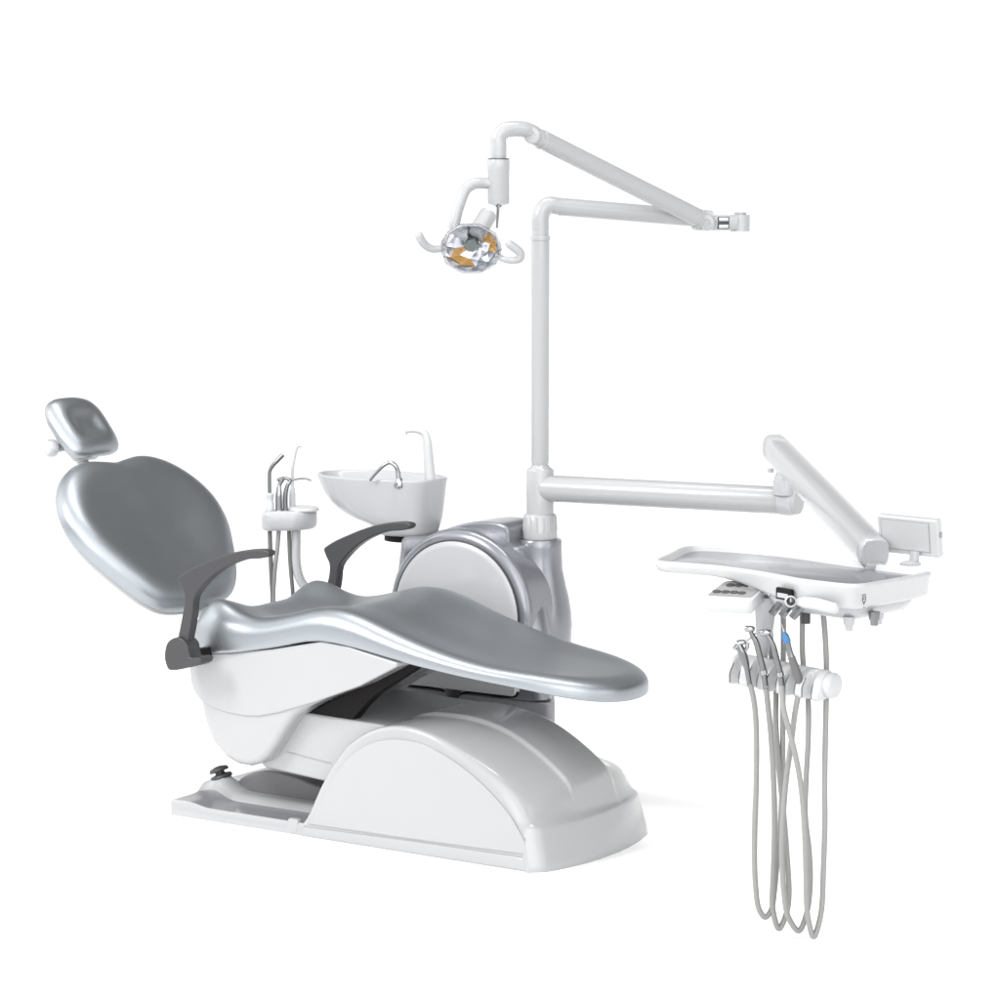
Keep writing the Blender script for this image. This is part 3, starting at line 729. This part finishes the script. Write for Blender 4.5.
# drinking-glass mark on the right front corner
bm = bmesh.new()
ic = V((1.0625, -.612, .812)); iu = V((.22, .975, 0)).normalized(); iz = V((0, 0, 1)); inn = iu.cross(iz); 
if inn.y > 0: inn = -inn
ic = ic+inn*.006
for pts in ([(-.0062, .011), (.0062, .011)], [(-.005, .007), (-.005, -.001), (-.002, -.006), (.002, -.006), (.005, -.001), (.005, .007), (-.005, .007)], [(-.0012, .002), (.0012, .002)], [(0, -.006), (0, -.011)], [(-.0012, -.016), (.0012, -.016)]):
    tube(bm, [ic+iu*a+iz*b for a, b in pts], .0011, 8, 2, False)
put('water_mark', bm, 'dark', desk)
for p, m_ in (((1.020, -.585, .752), 'pale'), ((1.062, -.548, .762), 'steel'), ((1.035, -.47, .752), 'pale')):
    bm = bmesh.new(); lathe(bm, [(.001, -.014), (.008, -.014), (.0085, -.004), (.012, 0), (.013, .016), (.001, .017)], p, (0, 0, 1), 18)
    put('valve_knob', bm, m_, desk, sharp=40)
for (x, y) in ((.822, -.548), (.853, -.562), (.884, -.572)):
    bm = bmesh.new(); tube(bm, [(x+.018, y+.01, .788), (x+.002, y, .764), (x-.006, y-.004, .752)], .0092, 8, 2, False)
    put('hose_coupling', bm, 'steel', desk, sharp=30)
bm = bmesh.new(); tube(bm, [(.888, -.530, .778), (.888, -.530, .735)], .0105, 18, 2, False); put('air_filter', bm, 'dark', desk, sharp=40)

# ------------------------------------------------------------------ monitor on the tray
mon = thing('tray_monitor', 'small blank white monitor standing on the far right corner of the tray', 'monitor', (1.0, -.275, .838))
mc = V((1.003, -.243, .9085)); ux = V((.998, -.06, -.02)).normalized(); uz = V((-.03, -.20, .98)); uz = (uz-ux*uz.dot(ux)).normalized(); uy = uz.cross(ux)
Rm = Matrix((ux, uy, uz)).transposed()
bm = bmesh.new(); rbox(bm, mc, (.152, .022, .088), Rm, .004, 3); 
case = put('case', bm, 'tray', mon, wn=True)
bm = bmesh.new(); rbox(bm, mc-uy*.0112-ux*.006+uz*.002, (.1225, .002, .0705), Rm, .0006, 2); put('screen_bezel', bm, 'grey', mon, wn=True)
bm = bmesh.new(); rbox(bm, mc-uy*.0118-ux*.006+uz*.002, (.1185, .0022, .0665), Rm, .0006, 2); put('screen', bm, 'screen', mon, wn=True)
bm = bmesh.new(); rbox(bm, mc+ux*.078+uz*.008, (.004, .008, .012), Rm, .001, 2); put('side_button', bm, 'grey', mon)
bm = bmesh.new(); tube(bm, [(1.022, -.262, .846), (1.022, -.258, .875)], .011, 18, 2, False); lathe(bm, [(.001, 0), (.024, 0), (.024, .005), (.014, .009), (.001, .009)], (1.018, -.272, .845), (0, 0, 1), 28)
put('stand', bm, 'pale', mon, sharp=40)

# ------------------------------------------------------------------ handpieces in the holder, each with its hose
HOSE = {
'h1': [(.760, -.546, .590), (.766, -.541, .56), (.768, -.531, .507), (.768, -.526, .37), (.764, -.524, .232), (.765, -.519, .128), (.770, -.510, .071), (.780, -.499, .051), (.789, -.488, .066), (.794, -.481, .117), (.796, -.474, .185), (.799, -.468, .253), (.800, -.462, .362), (.796, -.455, .56), (.793, -.450, .634), (.792, -.450, .72), (.800, -.47, .765)],
'h2': [(.797, -.541, .59), (.796, -.528, .545), (.797, -.512, .466), (.801, -.506, .37), (.802, -.5, .26), (.799, -.498, .162), (.797, -.495, .072), (.807, -.483, .025), (.82, -.471, .063), (.822, -.465, .103), (.815, -.465, .199), (.807, -.466, .281), (.794, -.469, .397), (.782, -.463, .499), (.775, -.450, .56), (.761, -.445, .634), (.757, -.450, .742), (.76, -.46, .775)],
'h3': [(.880, -.539, .59), (.872, -.541, .545), (.862, -.542, .465), (.851, -.545, .369), (.845, -.545, .274), (.843, -.542, .205), (.846, -.536, .122), (.853, -.527, .068), (.871, -.511, .036), (.884, -.498, .078), (.888, -.491, .142), (.884, -.49, .213), (.874, -.492, .294), (.873, -.488, .375), (.873, -.480, .477), (.866, -.470, .557), (.852, -.470, .644), (.856, -.483, .74), (.862, -.50, .772)],
'h4': [(.838, -.543, .592), (.853, -.562, .545), (.876, -.572, .49), (.893, -.565, .412), (.9, -.556, .337), (.903, -.549, .255), (.904, -.544, .173), (.906, -.538, .084), (.916, -.527, .033), (.927, -.515, .082), (.929, -.509, .183), (.929, -.505, .284), (.925, -.500, .371), (.92, -.490, .451), (.916, -.480, .565), (.915, -.480, .651), (.912, -.490, .744), (.912, -.50, .772)]}
GR = 'handpieces hanging in the holder under the tray'
def hose(key, parent):
    bm = bmesh.new(); tube(bm, HOSE[key], .0064, 12, 8); put('hose', bm, 'hose', parent, sharp=80)
s = thing('air_syringe', 'chrome air and water syringe with curved nozzle, leftmost in the holder under the tray', 'syringe', (.752, -.551, .60), GR)
bm = bmesh.new(); tube(bm, [(.738, -.560, .679), (.744, -.557, .664), (.750, -.553, .645), (.755, -.549, .618), (.760, -.546, .585)], [.0075, .0095, .0088, .0062, .0056], 16, 6); put('body', bm, 'steel', s, sharp=60)
bm = bmesh.new(); tube(bm, [(.732, -.565, .672), (.738, -.561, .681), (.747, -.555, .684)], [.006, .0075, .006], 14, 6, cap_round=True)
tube(bm, [(.747, -.555, .684), (.757, -.549, .690), (.767, -.542, .701), (.778, -.534, .709), (.789, -.527, .707)], [.003, .0025, .0024, .0022, .0018], 10, 6); put('nozzle', bm, 'chrome', s, sharp=60)
bm = bmesh.new(); tube(bm, [(.757, -.553, .683), (.756, -.553, .674), (.752, -.556, .664)], [.005, .0045, .0035], 12, 6); put('trigger', bm, 'chrome', s, sharp=60)
hose('h1', s)
def drill(key, pts, hd0, hd1, label):
    t = thing('dental_handpiece', label, 'handpiece', pts[-1], GR)
    bm = bmesh.new(); tube(bm, pts, [.0042, .0055, .0066, .0072, .0066, .006], 16, 8); put('body', bm, 'steel', t, sharp=60)
    bm = bmesh.new(); a = (V(hd1)-V(hd0)).normalized(); L_ = (V(hd1)-V(hd0)).length
    lathe(bm, [(.001, -.001), (.0052, 0), (.0072, .003), (.0075, L_*.6), (.006, L_*.9), (.003, L_), (.0008, L_+.001)], hd0, a, 20); put('drill_head', bm, 'chrome', t, sharp=50)
    bm = bmesh.new(); p = V(pts[-2]); q = V(pts[-3]); d_ = (p-q).normalized(); lathe(bm, [(.0066, -.006), (.0082, -.005), (.0082, .005), (.0066, .006)], p, d_, 18, False); put('collar', bm, 'chrome', t)
    hose(key, t)
drill('h2', [(.767, -.560, .712), (.770, -.557, .703), (.777, -.552, .688), (.785, -.547, .655), (.793, -.543, .619), (.797, -.540, .582)], (.757, -.567, .717), (.776, -.556, .716), 'chrome drill handpiece with its head raised highest, second from the left in the holder')
drill('h4', [(.808, -.563, .711), (.812, -.560, .703), (.820, -.555, .686), (.828, -.549, .651), (.835, -.545, .619), (.839, -.542, .582)], (.797, -.569, .711), (.818, -.558, .713), 'chrome drill handpiece with a bent neck, between the taller drill and the blue-ringed scaler')
sc_ = thing('ultrasonic_scaler', 'pointed scaler with a blue ring and dark grip, rightmost in the holder under the tray', 'scaler', (.875, -.542, .60), GR)
bm = bmesh.new(); tube(bm, [(.845, -.562, .735), (.8475, -.560, .725), (.850, -.558, .716)], [.0010, .0018, .0030], 10, 4); put('tip', bm, 'chrome', sc_)
bm = bmesh.new(); tube(bm, [(.8495, -.5585, .717), (.8525, -.557, .708), (.856, -.555, .696), (.8575, -.554, .692)], [.0036, .0075, .0085, .0070], 16, 6); put('blue_ring', bm, 'blue', sc_, sharp=60)
bm = bmesh.new(); tube(bm, [(.857, -.554, .693), (.859, -.552, .680), (.862, -.550, .666), (.864, -.549, .660)], [.0062, .0068, .0074, .0078], 16, 6); put('body', bm, 'steel', sc_, sharp=60)
bm = bmesh.new(); tube(bm, [(.864, -.549, .661), (.871, -.545, .637), (.878, -.541, .613), (.880, -.540, .604)], [.0084, .0092, .0092, .0080], 16, 6); put('grip', bm, 'hosed', sc_, sharp=60)
hose('h3', sc_)

# ================================================================== ASSISTANT'S HOLDER
asst = thing('assistant_holder', 'small white round instrument holder on a slim curved post behind the chair', 'instrument holder', (-1.30, .47, .52))
ao = [(-1.378, .425), (-1.363, .40), (-1.335, .398), (-1.315, .412), (-1.295, .425), (-1.272, .440), (-1.255, .47), (-1.250, .50), (-1.262, .535), (-1.295, .56), (-1.33, .555), (-1.352, .53), (-1.36, .50), (-1.380, .465)]
ao = spline(ao, 4, True)
ba = sum(ao[i-1][0]*ao[i][1]-ao[i][0]*ao[i-1][1] for i in range(len(ao))); ORI = 1 if ba > 0 else -1
def az(x): return .018*(x+1.30)
bm = bmesh.new(); rings(bm, [[V((x, y, z_+az(x))) for x, y in off(ao, e)] for e, z_ in ((.03, .694), (.012, .695), (.004, .699), (0, .707), (0, .742), (.003, .750), (.010, .753), (.03, .753))])
put('holder_body', bm, 'pale', asst, sharp=50)
bm = bmesh.new(); lathe(bm, [(.001, .750), (.044, .750), (.047, .754), (.045, .759), (.039, .762), (.001, .7625)], (-1.300, .500, 0), (0.02, 0, 1), 40)
put('lid', bm, 'tray', asst, sharp=40)
bm = bmesh.new(); tube(bm, [(-1.296, .478, .712), (-1.297, .478, .66), (-1.297, .478, .60), (-1.290, .482, .555), (-1.276, .492, .525), (-1.22, .52, .495), (-1.10, .56, .47), (-.93, .60, .46)], .0140, 18, 6)
put('post', bm, 'pale', asst, sharp=60)
GA = 'suction and spray tools in the small holder'
t = thing('suction_tube', 'grey bent suction tube standing at the left front of the small holder', 'suction tube', (-1.355, .432, .70), GA)
bm = bmesh.new(); tube(bm, [(-1.358, .432, .800), (-1.358, .432, .845), (-1.357, .4325, .868), (-1.350, .437, .884), (-1.338, .445, .900), (-1.324, .454, .917)], [.0055, .0055, .0055, .006, .0068, .0068], 12, 6); put('tip', bm, 'steel', t, sharp=60)
bm = bmesh.new(); lathe(bm, [(.001, .752), (.013, .752), (.013, .775), (.0105, .780), (.0125, .790), (.0135, .800), (.008, .804), (.001, .805)], (-1.358, .432, 0), ns=20); put('valve', bm, 'tray', t, sharp=40)
bm = bmesh.new(); tube(bm, [(-1.356, .428, .706), (-1.355, .430, .62), (-1.354, .435, .52), (-1.350, .445, .42), (-1.30, .47, .36), (-1.15, .54, .35), (-.92, .58, .38)], .0068, 12, 6); put('hose', bm, 'hosed', t, sharp=80)
t = thing('spray_syringe', 'chrome syringe with a forked top and thin sideways nozzle in the small holder', 'syringe', (-1.32, .455, .70), GA)
bm = bmesh.new(); tube(bm, [(-1.334, .445, .750), (-1.334, .445, .80), (-1.332, .446, .828), (-1.324, .451, .845)], [.0105, .0095, .0065, .0072], 14, 6); put('body', bm, 'chrome', t, sharp=60)
bm = bmesh.new(); tube(bm, [(-1.318, .455, .750), (-1.317, .455, .80), (-1.312, .458, .825), (-1.306, .463, .840), (-1.318, .456, .848), (-1.338, .443, .842)], [.008, .0075, .006, .0055, .005, .0045], 14, 6); put('trigger', bm, 'steel', t, sharp=60)
bm = bmesh.new(); tube(bm, [(-1.310, .460, .838), (-1.290, .476, .845), (-1.272, .488, .847), (-1.255, .499, .841)], .003, 10, 6); put('nozzle', bm, 'steel', t, sharp=60)
bm = bmesh.new(); tube(bm, [(-1.330, .440, .706), (-1.336, .438, .64), (-1.346, .436, .56), (-1.350, .440, .46), (-1.31, .46, .37), (-1.15, .53, .34), (-.92, .56, .36)], .0068, 12, 6); put('hose', bm, 'hose', t, sharp=80)
t = thing('saliva_ejector', 'tall thin white saliva ejector rising behind the lid of the small holder', 'saliva ejector', (-1.306, .466, .70), GA)
bm = bmesh.new(); tube(bm, [(-1.326, .500, .815), (-1.326, .500, .858), (-1.323, .502, .89), (-1.315, .506, .930), (-1.311, .508, .938), (-1.301, .514, .940)], .0046, 12, 6); put('tip', bm, 'tray', t, sharp=60)
bm = bmesh.new(); lathe(bm, [(.001, .752), (.010, .752), (.010, .795), (.0085, .812), (.0055, .818), (.001, .818)], (-1.327, .500, 0), ns=20); put('valve', bm, 'tray', t, sharp=40)
bm = bmesh.new(); tube(bm, [(-1.311, .462, .706), (-1.310, .464, .62), (-1.305, .468, .53), (-1.295, .475, .43), (-1.25, .50, .37), (-1.10, .55, .34), (-.92, .58, .34)], .0062, 12, 6); put('hose', bm, 'hosed', t, sharp=80)

# ================================================================== camera, lamps, world
cam_d = bpy.data.cameras.new('camera'); cam = bpy.data.objects.new('camera', cam_d); COL.objects.link(cam)
cam_d.sensor_width = 36; cam_d.lens = 36*2.720; cam_d.clip_end = 200
cam.location = (3.573, -5.841, 1.66)
cam.rotation_euler = (math.radians(90-6.294), 0, math.radians(33.3))
sc.camera = cam
def area(name, loc, target, size, power, color=(1, 1, 1), sy=None):
    d = bpy.data.lights.new(name, 'AREA'); d.energy = power; d.color = color; d.size = size
    if sy: d.shape = 'RECTANGLE'; d.size_y = sy
    o = bpy.data.objects.new(name, d); COL.objects.link(o); o.location = loc
    o.rotation_euler = (V(target)-V(loc)).to_track_quat('-Z', 'Y').to_euler()
    return o
area('key_softbox', (-2.4, -3.6, 3.9), (-.4, 0, .4), 1.1, 185, sy=1.9)
area('overhead_strip', (-.5, .5, 5.6), (-.5, .1, .5), 4., 130, sy=.9)
# world light shaped by direction: white behind, glows added front and left, dark above
w = bpy.data.worlds.new('World'); sc.world = w; w.use_nodes = True
nt = w.node_tree; bg = nt.nodes['Background']; LK = nt.links.new
tcw = nt.nodes.new('ShaderNodeTexCoord'); sp = nt.nodes.new('ShaderNodeSeparateXYZ'); LK(tcw.outputs['Generated'], sp.inputs[0])
def math_(op, a, b=None):
    n_ = nt.nodes.new('ShaderNodeMath'); n_.operation = op
    for i, x in enumerate((a, b)):
        if x is None: continue
        if isinstance(x, (int, float)): n_.inputs[i].default_value = x
        else: LK(x, n_.inputs[i])
    return n_.outputs[0]
def rng(x, f0, f1, t0, t1):
    n_ = nt.nodes.new('ShaderNodeMapRange'); n_.interpolation_type = 'SMOOTHSTEP'; LK(x, n_.inputs[0])
    for i, q in enumerate((f0, f1, t0, t1)): n_.inputs[i+1].default_value = q
    return n_.outputs[0]
def world_glow(d, outer, inner, power):
    n_ = nt.nodes.new('ShaderNodeVectorMath'); n_.operation = 'DOT_PRODUCT'; LK(tcw.outputs['Generated'], n_.inputs[0]); n_.inputs[1].default_value = V(d).normalized()
    return rng(n_.outputs['Value'], math.cos(math.radians(outer)), math.cos(math.radians(inner)), 0, power)
rear = nt.nodes.new('ShaderNodeVectorMath'); rear.operation = 'DOT_PRODUCT'; LK(tcw.outputs['Generated'], rear.inputs[0]); rear.inputs[1].default_value = (-.547, .836, 0)
band = math_('MULTIPLY', rng(sp.outputs['Z'], .24, .40, 1.04, .12), rng(rear.outputs['Value'], -.35, .25, .38, 1.))
tot = math_('ADD', world_glow((.42, -.88, .16), 30, 16, 2.0), math_('ADD', math_('ADD', math_('ADD', band, world_glow((-1, -.28, .30), 34, 18, 1.35)), world_glow((-.34, -.44, .83), 58, 30, KEYB)), world_glow((.80, -.52, .42), 46, 22, FILB)))  # added glows: low front, left, upper key, right fill
LK(tot, bg.inputs[1]); bg.inputs[0].default_value = (1, 1, 1, 1)
vs = sc.view_settings
vs.view_transform = 'Standard'; vs.look = 'None'; vs.exposure = 0; vs.gamma = 1; vs.use_curve_mapping = False
sc.cycles.use_denoising = True
sc.cycles.max_bounces = 10; sc.cycles.transmission_bounces = 8; sc.cycles.glossy_bounces = 6
